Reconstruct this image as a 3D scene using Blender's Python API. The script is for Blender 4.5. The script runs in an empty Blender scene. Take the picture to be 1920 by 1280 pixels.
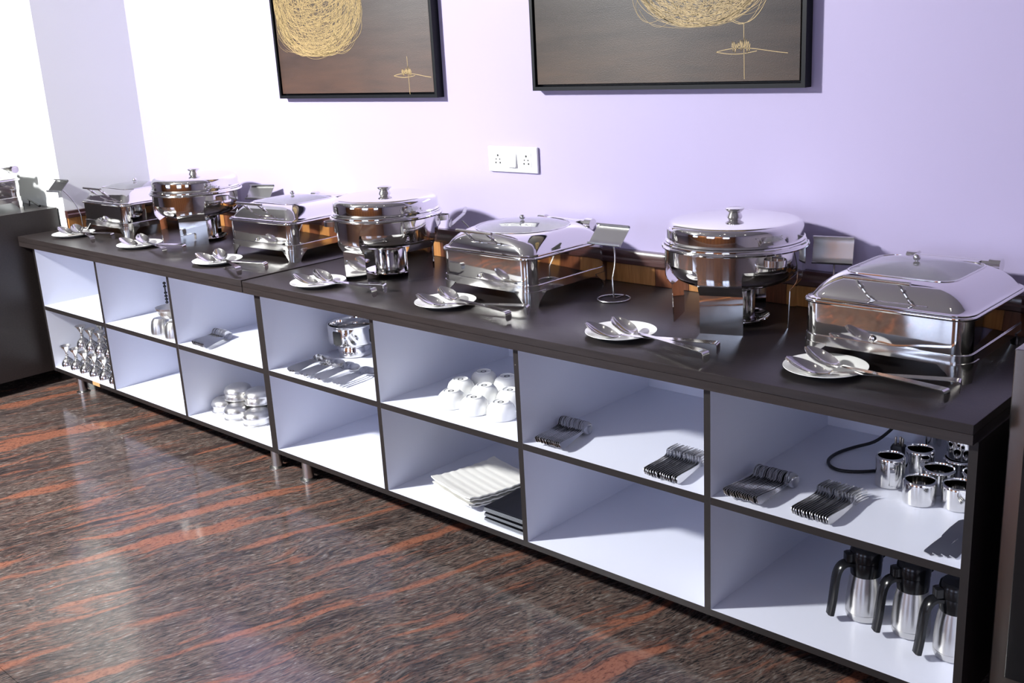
import bpy, math, random
from mathutils import Vector, Matrix
random.seed(7)
PI = math.pi
S = bpy.context.scene
COL = S.collection

# ---------------------------------------------------------------- camera
CAM = Vector((3.41396, -2.18583, 1.62818))
FW = Vector((-0.66354903, 0.69612741, -0.27406078))
RT = Vector((0.73321024, 0.67790926, -0.05330834))
UP = Vector((-0.14867894, 0.23631686, 0.96023378))
cd = bpy.data.cameras.new('camera'); cam = bpy.data.objects.new('camera', cd); COL.objects.link(cam)
cd.sensor_width = 36.0; cd.lens = 1980.115 / 1920 * 36.0; cd.clip_start = 0.05
m3 = Matrix((RT, UP, -FW)).transposed()
cam.matrix_world = Matrix.Translation(CAM) @ m3.to_4x4()
S.camera = cam

# ---------------------------------------------------------------- world, lights, exposure
w = bpy.data.worlds.new('world'); S.world = w; w.use_nodes = True
w.node_tree.nodes['Background'].inputs[0].default_value = (0.75, 0.82, 1.0, 1)
w.node_tree.nodes['Background'].inputs[1].default_value = 0.3
S.view_settings.view_transform = 'Standard'; S.view_settings.look = 'None'
S.view_settings.gamma = 1.0; S.view_settings.use_curve_mapping = False
S.view_settings.exposure = 0.0
S.cycles.max_bounces = 9; S.cycles.diffuse_bounces = 4; S.cycles.glossy_bounces = 5; S.cycles.transmission_bounces = 5
CEIL = 3.5
MAIN = (-1.55, -3.2, CEIL - 0.22)
def area(name, loc, rot, size, power, color, shape='DISK', sy=None):
    l = bpy.data.lights.new(name, 'AREA'); l.shape = shape; l.size = size; l.energy = power; l.color = color
    if sy: l.size_y = sy
    o = bpy.data.objects.new(name, l); COL.objects.link(o); o.location = loc; o.rotation_euler = rot
    return o
_aim = Vector((-.2, .0, .25)) - Vector(MAIN)
ml = area('main_lamp_light', MAIN, _aim.to_track_quat('-Z', 'Y').to_euler(), 0.36, 338, (.975, .985, .975))
ml.data.spread = math.radians(140)
WINDOWS = [(-2.9, 1.5), (0.9, 1.5), (3.9, 1.3)]          # centre x, width, in the wall behind the camera
for i, (wx, ww) in enumerate(WINDOWS):
    area('window_daylight', (wx, -5.93, 1.55), (PI/2, 0, 0), ww - .1, 27, (0.60, 0.70, 1.0), 'RECTANGLE', 1.7)

WASH = [(-1.0, -4.9), (2.4, -4.9)]                        # added unseen lamps, brightening the planked wall that the steel mirrors
for wx, wy in WASH:
    o_ = area('added_wall_wash', (wx, wy, CEIL-.16), (Vector((wx, -6.0, .9)) - Vector((wx, wy, CEIL-.16))).to_track_quat('-Z', 'Y').to_euler(), .16, 42, (1.0, .84, .66))
    o_.data.spread = math.radians(110)

# ---------------------------------------------------------------- materials
def newmat(name):
    m = bpy.data.materials.new(name); m.use_nodes = True
    return m, m.node_tree.nodes, m.node_tree.links, m.node_tree.nodes['Principled BSDF']
def mat(name, col, rough=.5, metal=0.0, spec=.5, coat=0.0, bump=None, var=None):
    m, n, l, b = newmat(name)
    b.inputs['Base Color'].default_value = (*col, 1); b.inputs['Roughness'].default_value = rough
    b.inputs['Metallic'].default_value = metal; b.inputs['Specular IOR Level'].default_value = spec
    b.inputs['Coat Weight'].default_value = coat; b.inputs['Coat Roughness'].default_value = .08
    tc = n.new('ShaderNodeTexCoord')
    if var:                       # (scale, amount) slight colour variation
        nz = n.new('ShaderNodeTexNoise'); nz.inputs['Scale'].default_value = var[0]; nz.inputs['Detail'].default_value = 4
        mx = n.new('ShaderNodeMixRGB'); mx.blend_type = 'MULTIPLY'; mx.inputs[0].default_value = var[1]
        mx.inputs[1].default_value = (*col, 1); l.new(tc.outputs['Object'], nz.inputs['Vector'])
        l.new(nz.outputs['Fac'], mx.inputs[2]); l.new(mx.outputs[0], b.inputs['Base Color'])
    if bump:                      # (scale, strength, distance, stretch)
        nz = n.new('ShaderNodeTexNoise'); nz.inputs['Scale'].default_value = bump[0]
        mp = n.new('ShaderNodeMapping'); mp.inputs['Scale'].default_value = bump[3] if len(bump) > 3 else (1, 1, 1)
        l.new(tc.outputs['Object'], mp.inputs['Vector']); l.new(mp.outputs[0], nz.inputs['Vector'])
        bp = n.new('ShaderNodeBump'); bp.inputs['Strength'].default_value = bump[1]; bp.inputs['Distance'].default_value = bump[2]
        l.new(nz.outputs['Fac'], bp.inputs['Height']); l.new(bp.outputs[0], b.inputs['Normal'])
    return m
def emat(name, col, strength):
    m, n, l, b = newmat(name)
    b.inputs['Base Color'].default_value = (*col, 1); b.inputs['Emission Color'].default_value = (*col, 1)
    b.inputs['Emission Strength'].default_value = strength
    return m
STEEL = mat('polished_steel', (.80, .79, .77), .055, 1.0, bump=(9, .05, .01))
STEEL2 = mat('worn_polished_steel', (.74, .73, .71), .13, 1.0, bump=(14, .05, .01))
SATIN = mat('satin_steel', (.66, .65, .63), .28, 1.0, bump=(60, .08, .002, (1, 1, 14)))
CUTLERY = mat('cutlery_steel', (.62, .61, .60), .17, 1.0)
ALU = mat('holder_steel', (.52, .52, .51), .27, 1.0)
WALLP = mat('lavender_paint', (.428, .378, .575), .42, spec=.35, bump=(220, .06, .002))
WALLW = mat('white_paint', (.74, .76, .75), .55, bump=(220, .06, .002))
CEILM = mat('ceiling_grey', (.46, .46, .45), .7)
ROOMW = mat('room_paint', (.38, .33, .40), .6)
WHITELAM = mat('white_laminate', (.735, .755, .86), .30, spec=.4, var=(3, .05))
PORC = mat('white_porcelain', (.86, .86, .84), .16, coat=.15)
PORCC = mat('cream_white_melamine', (.70, .69, .655), .28)
BLACKP = mat('black_plastic', (.006, .006, .007), .22, spec=.35)
BLACKM = mat('black_melamine', (.007, .007, .010), .30, spec=.3)
BLACKRIM = mat('light_grey_rim', (.30, .32, .34), .35)  # tray rims coloured light grey against the black trays
BLACKF = mat('black_frame', (.004, .005, .007), .42, spec=.25)
RUBBER = mat('black_rubber', (.008, .008, .010), .45)
DARKIN = mat('dark_interior', (.02, .02, .02), .6)
TRIMB = mat('maroon_brown_moulding', (.055, .022, .020), .3, coat=.3)
PLASTW = mat('white_plastic', (.83, .83, .84), .3)
HOLE = mat('socket_hole', (.03, .03, .03), .6)
GOLD = mat('gold_paint', (.42, .30, .13), .5)
RAWWOOD = mat('bare_board_edge', (.50, .28, .12), .7)
SAND = mat('off_white_tag', (.75, .72, .6), .6)

def laminate():
    m, n, l, b = newmat('wenge_laminate')
    tc = n.new('ShaderNodeTexCoord'); mp = n.new('ShaderNodeMapping'); mp.inputs['Scale'].default_value = (3, 40, 40)
    nz = n.new('ShaderNodeTexNoise'); nz.inputs['Scale'].default_value = 3; nz.inputs['Detail'].default_value = 6
    cr = n.new('ShaderNodeValToRGB'); cr.color_ramp.elements[0].position = .3; cr.color_ramp.elements[1].position = .75
    cr.color_ramp.elements[0].color = (.0165, .0125, .0120, 1); cr.color_ramp.elements[1].color = (.028, .0215, .0205, 1)
    l.new(tc.outputs['Object'], mp.inputs['Vector']); l.new(mp.outputs[0], nz.inputs['Vector'])
    l.new(nz.outputs['Fac'], cr.inputs[0]); l.new(cr.outputs[0], b.inputs['Base Color'])
    b.inputs['Roughness'].default_value = .34; b.inputs['Specular IOR Level'].default_value = .62
    bp = n.new('ShaderNodeBump'); bp.inputs['Strength'].default_value = .12; bp.inputs['Distance'].default_value = .002
    nz2 = n.new('ShaderNodeTexNoise'); nz2.inputs['Scale'].default_value = 260
    l.new(tc.outputs['Object'], nz2.inputs['Vector']); l.new(nz2.outputs['Fac'], bp.inputs['Height']); l.new(bp.outputs[0], b.inputs['Normal'])
    return m
LAM = laminate()
def edge_mat():
    m, n, l, b = newmat('chipped_dark_edge')
    tc = n.new('ShaderNodeTexCoord'); nz = n.new('ShaderNodeTexNoise'); nz.inputs['Scale'].default_value = 55; nz.inputs['Detail'].default_value = 3
    cr = n.new('ShaderNodeValToRGB'); e = cr.color_ramp.elements
    e[0].position = .74; e[0].color = (.013, .0100, .0095, 1); e[1].position = .78; e[1].color = (.42, .38, .34, 1)
    l.new(tc.outputs['Object'], nz.inputs['Vector']); l.new(nz.outputs['Fac'], cr.inputs[0]); l.new(cr.outputs[0], b.inputs['Base Color'])
    b.inputs['Roughness'].default_value = .45
    return m
EDGE = edge_mat()
def wood(name, c0, c1):
    m, n, l, b = newmat(name)
    tc = n.new('ShaderNodeTexCoord'); mp = n.new('ShaderNodeMapping'); mp.inputs['Scale'].default_value = (30, 30, 2.5)
    nz = n.new('ShaderNodeTexNoise'); nz.inputs['Scale'].default_value = 4; nz.inputs['Detail'].default_value = 8; nz.inputs['Distortion'].default_value = .6
    cr = n.new('ShaderNodeValToRGB'); cr.color_ramp.elements[0].position = .3; cr.color_ramp.elements[1].position = .7
    cr.color_ramp.elements[0].color = (*c0, 1); cr.color_ramp.elements[1].color = (*c1, 1)
    l.new(tc.outputs['Object'], mp.inputs['Vector']); l.new(mp.outputs[0], nz.inputs['Vector'])
    l.new(nz.outputs['Fac'], cr.inputs[0]); l.new(cr.outputs[0], b.inputs['Base Color'])
    b.inputs['Roughness'].default_value = .35; b.inputs['Coat Weight'].default_value = .2
    return m
WOODL = wood('honey_wood', (.30, .125, .035), (.46, .21, .065))
WOODD = wood('brown_wood', (.10, .032, .014), (.19, .065, .028))

def granite():
    m, n, l, b = newmat('red_streaked_granite')
    tc = n.new('ShaderNodeTexCoord')
    rot = n.new('ShaderNodeMapping'); rot.inputs['Rotation'].default_value = (0, 0, math.radians(16))
    l.new(tc.outputs['Object'], rot.inputs['Vector'])
    wn = n.new('ShaderNodeTexNoise'); wn.inputs['Scale'].default_value = 2.4; wn.inputs['Detail'].default_value = 3
    l.new(rot.outputs[0], wn.inputs['Vector'])
    ws = n.new('ShaderNodeVectorMath'); ws.operation = 'SUBTRACT'; ws.inputs[1].default_value = (.5, .5, .5); l.new(wn.outputs['Color'], ws.inputs[0])
    wm = n.new('ShaderNodeVectorMath'); wm.operation = 'SCALE'; wm.inputs['Scale'].default_value = .13; l.new(ws.outputs[0], wm.inputs[0])
    wa = n.new('ShaderNodeVectorMath'); wa.operation = 'ADD'; l.new(rot.outputs[0], wa.inputs[0]); l.new(wm.outputs[0], wa.inputs[1])
    def noise(sc, scale, det, ramp, src=wa, rough=.6):
        mp = n.new('ShaderNodeMapping'); mp.inputs['Scale'].default_value = sc; l.new(src.outputs[0], mp.inputs['Vector'])
        t = n.new('ShaderNodeTexNoise'); t.inputs['Scale'].default_value = scale; t.inputs['Detail'].default_value = det; t.inputs['Roughness'].default_value = rough
        l.new(mp.outputs[0], t.inputs['Vector'])
        c = n.new('ShaderNodeValToRGB'); e = c.color_ramp.elements
        e[0].position, e[0].color = ramp[0][0], (*ramp[0][1], 1); e[1].position, e[1].color = ramp[-1][0], (*ramp[-1][1], 1)
        for p, q in ramp[1:-1]:
            k = e.new(p); k.color = (*q, 1)
        l.new(t.outputs['Fac'], c.inputs[0]); return c
    fine = noise((1, .15, 1), 185, 4, [(.30, (.012, .012, .013)), (.42, (.040, .034, .033)), (.52, (.100, .066, .055)), (.62, (.118, .100, .090)), (.78, (.34, .31, .29))])
    red = noise((1, .5, 1), 130, 4, [(.30, (.05, .026, .021)), (.42, (.185, .070, .044)), (.60, (.25, .104, .066)), (.8, (.165, .082, .058))])
    mask = noise((1, .085, 1), 10, 5, [(.562, (0, 0, 0)), (.612, (.95, .95, .95))], rough=.58)
    mask2 = noise((1, .11, 1), 36, 4, [(.56, (0, 0, 0)), (.72, (.7, .7, .7))])
    dark = noise((1, .10, 1), 16, 4, [(.36, (.50, .50, .55)), (.52, (1, 1, 1))])
    def mix(f, a, c, bt='MIX'):
        x = n.new('ShaderNodeMixRGB'); x.blend_type = bt
        if isinstance(f, float): x.inputs[0].default_value = f
        else: l.new(f.outputs[0], x.inputs[0])
        l.new(a.outputs[0], x.inputs[1]); l.new(c.outputs[0], x.inputs[2]); return x
    c = mix(1.0, fine, dark, 'MULTIPLY'); c = mix(mask2, c, red); c = mix(mask, c, red)
    l.new(c.outputs[0], b.inputs['Base Color'])
    b.inputs['Roughness'].default_value = .13; b.inputs['Specular IOR Level'].default_value = .5
    return m
GRANITE = granite()
def canvas(name, c0, c1, c2):
    m, n, l, b = newmat(name)
    tc = n.new('ShaderNodeTexCoord'); mp = n.new('ShaderNodeMapping'); mp.inputs['Scale'].default_value = (1.2, 1, 9)
    nz = n.new('ShaderNodeTexNoise'); nz.inputs['Scale'].default_value = 3.5; nz.inputs['Detail'].default_value = 8
    cr = n.new('ShaderNodeValToRGB'); e = cr.color_ramp.elements
    e[0].position = .3; e[0].color = (*c0, 1); e[1].position = .75; e[1].color = (*c1, 1)
    l.new(tc.outputs['Object'], mp.inputs['Vector']); l.new(mp.outputs[0], nz.inputs['Vector']); l.new(nz.outputs['Fac'], cr.inputs[0])
    sx = n.new('ShaderNodeSeparateXYZ'); l.new(tc.outputs['Object'], sx.inputs[0])
    mr = n.new('ShaderNodeMapRange'); mr.inputs[1].default_value = .34; mr.inputs[2].default_value = .02; l.new(sx.outputs['Z'], mr.inputs[0])
    mu = n.new('ShaderNodeMath'); mu.operation = 'MULTIPLY'; l.new(mr.outputs[0], mu.inputs[0]); l.new(nz.outputs['Fac'], mu.inputs[1])
    mx = n.new('ShaderNodeMixRGB'); mx.inputs[2].default_value = (*c2, 1); l.new(mu.outputs[0], mx.inputs[0]); l.new(cr.outputs[0], mx.inputs[1])
    l.new(mx.outputs[0], b.inputs['Base Color']); b.inputs['Roughness'].default_value = .5
    w2 = n.new('ShaderNodeTexNoise'); w2.inputs['Scale'].default_value = 300; l.new(tc.outputs['Object'], w2.inputs['Vector'])
    bp = n.new('ShaderNodeBump'); bp.inputs['Strength'].default_value = .25; bp.inputs['Distance'].default_value = .002
    l.new(w2.outputs['Fac'], bp.inputs['Height']); l.new(bp.outputs[0], b.inputs['Normal'])
    return m
CANV1 = canvas('brown_painted_canvas', (.030, .020, .017), (.050, .036, .030), (.095, .040, .022))
CANV2 = canvas('grey_brown_painted_canvas', (.030, .027, .0255), (.050, .045, .042), (.085, .050, .030))
def glass():
    m, n, l, b = newmat('lid_glass')
    b.inputs['Base Color'].default_value = (.55, .56, .58, 1); b.inputs['Roughness'].default_value = .03
    b.inputs['Transmission Weight'].default_value = .75; b.inputs['IOR'].default_value = 1.5; b.inputs['Coat Weight'].default_value = .6
    return m
GLASS = glass()
PANE = emat('daylit_window_pane', (.62, .74, 1.0), 2.6)
DIFF = emat('lamp_diffuser', (1.0, .97, .92), 6.0)
DOWN = emat('downlight_diffuser', (1.0, .95, .85), 26.0)

# ---------------------------------------------------------------- mesh helpers
class MB:
    def __init__(s): s.v = []; s.f = []; s.mi = []
    def add(s, vs, fs, mi=0, M=None):
        k = len(s.v); s.v += [tuple(M @ Vector(p)) if M else tuple(p) for p in vs]
        s.f += [tuple(i + k for i in f) for f in fs]; s.mi += [mi] * len(fs) if isinstance(mi, int) else mi
        return s
    def box(s, x0, x1, y0, y1, z0, z1, mi=0, M=None):
        # faces: -z +z -y +y -x +x ; mi may be a list of six
        vs = [(x0,y0,z0),(x1,y0,z0),(x1,y1,z0),(x0,y1,z0),(x0,y0,z1),(x1,y0,z1),(x1,y1,z1),(x0,y1,z1)]
        fs = [(3,2,1,0),(4,5,6,7),(0,1,5,4),(2,3,7,6),(3,0,4,7),(1,2,6,5)]
        return s.add(vs, fs, mi if isinstance(mi, list) else [mi]*6, M)
    def bbox(s, x0, x1, y0, y1, z0, z1, r=.003, n=2, M=None):     # box with rounded vertical edges and softened top and bottom
        w_, d_ = x1-x0, y1-y0; c = ((x0+x1)/2, (y0+y1)/2)
        T = Matrix.Translation((c[0], c[1], 0)); T = M @ T if M else T
        r2 = r*.6
        rings = [rrect(w_-2*r2, d_-2*r2, r, z0, n), rrect(w_, d_, r, z0+r2, n), rrect(w_, d_, r, z1-r2, n), rrect(w_-2*r2, d_-2*r2, r, z1, n)]
        return s.loft(rings, True, True, M=T)
    def lathe(s, prof, seg=40, M=None, mi=0, arc=None):
        vs = []; fs = []; n = len(prof)
        for i in range(seg):
            a = 2*PI*i/seg
            for r, z in prof: vs.append((r*math.cos(a), r*math.sin(a), z))
        for i in range(seg):
            j = (i+1) % seg
            for k in range(n-1):
                if prof[k][0] < 1e-6 and prof[k+1][0] < 1e-6: continue
                q = [i*n+k, j*n+k, j*n+k+1, i*n+k+1]
                if prof[k][0] < 1e-6: q = [i*n+k, j*n+k+1, i*n+k+1]
                elif prof[k+1][0] < 1e-6: q = [i*n+k, j*n+k, i*n+k+1]
                fs.append(tuple(q))
        return s.add(vs, fs, mi, M)
    def loft(s, rings, cap0=False, cap1=False, mi=0, M=None, closed=True):
        n = len(rings[0]); vs = [p for r in rings for p in r]; fs = []
        for k in range(len(rings)-1):
            for i in range(n if closed else n-1):
                j = (i+1) % n; fs.append((k*n+i, k*n+j, (k+1)*n+j, (k+1)*n+i))
        if cap0: fs.append(tuple(reversed(range(n))))
        if cap1: fs.append(tuple(range((len(rings)-1)*n, len(rings)*n)))
        return s.add(vs, fs, mi, M)
    def tube(s, path, r, seg=8, closed=False, M=None, caps=True, mi=0):
        P_ = [Vector(p) for p in path]; n = len(P_); rings = []; ref = None
        for i, p in enumerate(P_):
            a = P_[(i-1) % n] if (closed or i > 0) else p
            b = P_[(i+1) % n] if (closed or i < n-1) else p
            t = (b-a).normalized()
            if ref is None:
                ref = Vector((0, 0, 1)) if abs(t.z) < .9 else Vector((1, 0, 0))
            u = (ref - t*ref.dot(t)).normalized(); v = t.cross(u); ref = u
            rr = r[i] if isinstance(r, (list, tuple)) else r
            rings.append([tuple(p + (u*math.cos(2*PI*k/seg) + v*math.sin(2*PI*k/seg))*rr) for k in range(seg)])
        if closed: rings.append(rings[0])
        return s.loft(rings, caps and not closed, caps and not closed, mi, M)
    def sheet(s, grid, th, M=None, mi=0):
        m_, n_ = len(grid), len(grid[0]); g = [[Vector(p) for p in row] for row in grid]; top = []; bot = []
        for i in range(m_):
            for j in range(n_):
                du = g[min(i+1, m_-1)][j] - g[max(i-1, 0)][j]; dv = g[i][min(j+1, n_-1)] - g[i][max(j-1, 0)]
                nn = du.cross(dv)
                nn = nn.normalized() if nn.length > 1e-12 else Vector((0, 0, 1))
                top.append(g[i][j] + nn*th/2); bot.append(g[i][j] - nn*th/2)
        fs = []; k = m_*n_
        for i in range(m_-1):
            for j in range(n_-1):
                a, b, c, d = i*n_+j, (i+1)*n_+j, (i+1)*n_+j+1, i*n_+j+1
                fs.append((a, b, c, d)); fs.append((d+k, c+k, b+k, a+k))
        for i in range(m_-1):
            a, b = i*n_, (i+1)*n_; fs.append((a+k, b+k, b, a)); a, b = i*n_+n_-1, (i+1)*n_+n_-1; fs.append((a, b, b+k, a+k))
        for j in range(n_-1):
            fs.append((j, j+1, j+1+k, j+k)); a = (m_-1)*n_+j; fs.append((a+k, a+1+k, a+1, a))
        return s.add([tuple(p) for p in top+bot], fs, mi, M)
    def mesh(s, name, mats, ang=38):
        me = bpy.data.meshes.new(name); me.from_pydata(s.v, [], s.f)
        for m in (mats if isinstance(mats, (list, tuple)) else [mats]): me.materials.append(m)
        me.polygons.foreach_set('material_index', s.mi); me.polygons.foreach_set('use_smooth', [True]*len(me.polygons))
        me.update(); me.set_sharp_from_angle(angle=math.radians(ang))
        return me
def rrect(w_, d_, r, z, n=6):
    r = min(r, w_/2, d_/2); out = []
    for cx, cy, a0 in ((w_/2-r, d_/2-r, 0), (-w_/2+r, d_/2-r, PI/2), (-w_/2+r, -d_/2+r, PI), (w_/2-r, -d_/2+r, 1.5*PI)):
        for i in range(n+1):
            a = a0 + PI/2*i/n; out.append((cx + r*math.cos(a), cy + r*math.sin(a), z))
    return out
def obj(name, me, parent=None, loc=(0, 0, 0), rot=(0, 0, 0)):
    o = bpy.data.objects.new(name, me); COL.objects.link(o); o.location = loc; o.rotation_euler = rot
    if parent: o.parent = parent
    return o
def tag(o, label=None, cat=None, group=None, kind=None):
    if label: o['label'] = label
    if cat: o['category'] = cat
    if group: o['group'] = group
    if kind: o['kind'] = kind
    return o
def thing(name, label, cat, loc=(0, 0, 0), rz=0, group=None):
    o = bpy.data.objects.new(name, None); COL.objects.link(o); o.location = loc; o.rotation_euler = (0, 0, rz); o.empty_display_size = .05
    return tag(o, label, cat, group)
def struct(name, me, parent=None, loc=(0, 0, 0)):
    o = obj(name, me, parent, loc); o['kind'] = 'structure'; return o
def dup(root, loc, rz=0, label=None, group=None):
    r = root.copy(); COL.objects.link(r); r.location = loc; r.rotation_euler = (0, 0, rz)
    if label: r['label'] = label
    if group: r['group'] = group
    for ch in list(root.children):
        c = ch.copy(); COL.objects.link(c); c.parent = r
        for g in list(ch.children):
            d = g.copy(); COL.objects.link(d); d.parent = c
    return r

# ---------------------------------------------------------------- dimensions found from the photograph
ZT = 0.80; WR = .66595; WL = .65346; T = .0197; ZSL = .753; ZS = .4483; TS = .0213; ZB = .1186; TB = .0198; DEP = .655; YW = .70
X0, X1, Y0 = -6.0, 6.0, -6.0
XP, YP = -2.0, .205           # pillar corner

# ---------------------------------------------------------------- room
fl = struct('floor', MB().box(X0, X1, Y0, YW+.3, -.10, -.004).mesh('floor_bed', mat('tile_joint', (.20, .15, .13), .6)))
tile = None
ys = [-.2 + 1.105*k for k in range(-5, 1)]
xs = [-7.8, -2.6, 2.6, 7.8]
for yy in ys:
    for i in range(3):
        a, b = max(xs[i], X0), min(xs[i+1], X1); c, d = max(yy, Y0), min(yy+1.105, YW+.3)
        mb = MB().box(a+.0009, b-.0009, c+.0009, d-.0009, -.004, 0)
        o = obj('granite_tile', mb.mesh('granite_tile', GRANITE), fl)
struct('ceiling', MB().box(X0, X1, Y0, YW+.3, CEIL, CEIL+.1).mesh('ceiling', CEILM))
wb = struct('wall_back', MB().box(XP, X1, YW, YW+.3, 0, CEIL).mesh('wall_back', WALLP))
wp = struct('wall_pillar', MB().box(X0, XP, YP, YW+.3, 0, CEIL).mesh('wall_pillar', WALLW))
struct('wall_left', MB().box(X0-.2, X0, Y0, YP, 0, CEIL).mesh('wall_left', ROOMW))
struct('wall_right', MB().box(X1, X1+.2, Y0, YW, 0, CEIL).mesh('wall_right', ROOMW))
# wall behind the camera, with window openings
mb = MB(); edges = sorted([(x-w_/2, x+w_/2) for x, w_ in WINDOWS]); cur = X0
for a, b in edges:
    mb.box(cur, a, Y0-.2, Y0, 0, CEIL); mb.box(a, b, Y0-.2, Y0, 0, .65); mb.box(a, b, Y0-.2, Y0, 2.45, CEIL); cur = b
mb.box(cur, X1, Y0-.2, Y0, 0, CEIL)
wf = struct('wall_front', mb.mesh('wall_front', ROOMW))
for i, (a, b) in enumerate(edges):
    wo = struct('window_%d' % (i+1), MB().box(a, b, Y0-.16, Y0-.15, .65, 2.45).mesh('pane', PANE))
    f_ = MB()
    for x in (a, (a+b)/2-.03, b-.06): f_.box(x, x+.06, Y0-.15, Y0-.05, .65, 2.45)
    for z in (.65, 1.7, 2.39): f_.box(a, b, Y0-.145, Y0-.055, z, z+.06)
    obj('window_frame', f_.mesh('window_frame', WOODD), wo)
# wood planks between those windows and along that wall
x = X0 + .02; k = 0
while x < X1 - .1:
    pw = (.14, .09, .11)[k % 3]
    top = 2.75 if not any(a-.12 < x < b or a < x+pw < b+.12 for a, b in edges) else .62
    obj('plank', MB().box(x, x+pw-.004, Y0, Y0+.02, .02, top).mesh('plank', WOODL if k % 2 else WOODD), wf); x += pw; k += 1
# wood strip skirting over the worktop, with a maroon moulding on top
t1 = struct('trim_1', MB().box(XP, 2.9, YW-.006, YW-.0005, .795, .87).mesh('trim_backing', TRIMB))
def moulding(x0, x1):
    prof = [(YW-.0005, .868), (YW-.032, .868), (YW-.036, .872), (YW-.036, .884), (YW-.031, .890), (YW-.031, .906), (YW-.026, .914), (YW-.0005, .914)]
    return MB().loft([[(x0, y, z) for y, z in prof], [(x1, y, z) for y, z in prof]], True, True)
obj('moulding', moulding(XP+.0005, 2.9).mesh('moulding', TRIMB), t1)
bounds = [-1.995]
seq = [.13, .09, .16, .08, .12, .17, .10, .14, .08, .15, .12, .09, .16]
while bounds[-1] < .0: bounds.append(bounds[-1] + seq[len(bounds) % 13])
bounds = [b for b in bounds if b < .10] + [.125, .228, .31, .44, .52, .66, .75, .90, 1.0, 1.158, 1.365, 1.50, 1.60, 1.69, 1.78, 1.855, 1.98, 2.08, 2.24, 2.36, 2.52, 2.64, 2.80, 2.9]
i0 = bounds.index(1.158)
for i in range(len(bounds)-1):
    a, b = bounds[i], bounds[i+1]
    obj('wood_strip', MB().box(a+.001, b-.001, YW-.018, YW-.006, .801, .8678).mesh('wood_strip', WOODL if (i-i0) % 2 == 0 else WOODD), t1)
t2 = struct('trim_2', MB().box(XP+.0005, XP+.006, YP, YW-.04, .795, .87).mesh('trim_backing', TRIMB))
prof = [(XP+.0005, .868), (XP+.032, .868), (XP+.036, .872), (XP+.036, .884), (XP+.031, .890), (XP+.031, .904), (XP+.0005, .904)]
obj('moulding', MB().loft([[(x, YW-.04, z) for x, z in prof], [(x, YP-.002, z) for x, z in prof]], True, True).mesh('moulding', TRIMB), t2)
y = YP+.004; k = 0
while y < YW-.12:
    obj('wood_strip', MB().box(XP+.006, XP+.018, y, min(y+.10, YW-.045)-.002, .801, .8678).mesh('wood_strip', WOODL if k % 2 == 0 else WOODD), t2); y += .10; k += 1
# ceiling lamps
lm = thing('ceiling_lamp', 'round adjustable ceiling spot lamp aimed at the buffet counter', 'lamp', (MAIN[0], MAIN[1], CEIL))
_q = _aim.to_track_quat('-Z', 'Y').to_matrix().to_4x4(); _M = Matrix.Translation((0, 0, MAIN[2]-CEIL)) @ _q
obj('housing', MB().lathe([(0, .10), (.16, .10), (.205, .05), (.205, -.01), (.195, -.01), (.195, .03), (0, .03)], 40, _M).mesh('lamp_housing', PLASTW), lm)
obj('stem', MB().tube([(0, 0, 0), tuple(_M @ Vector((0, 0, .095)))], .02, 12).mesh('lamp_stem', PLASTW), lm)
obj('diffuser', MB().lathe([(0, .012), (.19, .012)], 40, _M).mesh('diffuser', DIFF), lm)
for wx, wy in WASH:  # bodies for the added, unseen wall-wash lamps
    t_ = thing('added_wash_lamp', 'small added ceiling lamp, unseen, brightening the planked wall', 'lamp', (wx, wy, CEIL), 0, 'added wall lamps')
    _a = (Vector((wx, -6.0, .9)) - Vector((wx, wy, CEIL-.16))).to_track_quat('-Z', 'Y').to_matrix().to_4x4(); _N = Matrix.Translation((0, 0, -.16)) @ _a
    obj('housing', MB().lathe([(0, .09), (.06, .09), (.095, .05), (.095, -.01), (.088, -.01), (.088, .03), (0, .03)], 28, _N).mesh('added_wash_housing', PLASTW), t_)
    obj('stem', MB().tube([(0, 0, 0), tuple(_N @ Vector((0, 0, .085)))], .012, 10).mesh('added_wash_stem', PLASTW), t_)
dring = MB().lathe([(.045, -.001), (.06, -.001), (.06, -.008), (.045, -.008), (.045, -.001)], 20).mesh('ring', PLASTW)
ddisc = MB().lathe([(0, -.004), (.045, -.004)], 20).mesh('disc', DOWN)
for i in range(5):
    for j in range(3):
        t_ = thing('downlight', 'small round recessed downlight in the white ceiling', 'lamp', (-3.6+1.9*i, -1.3-1.5*j, CEIL), 0, 'ceiling downlights')
        obj('ring', dring, t_); obj('disc', ddisc, t_)

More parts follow.
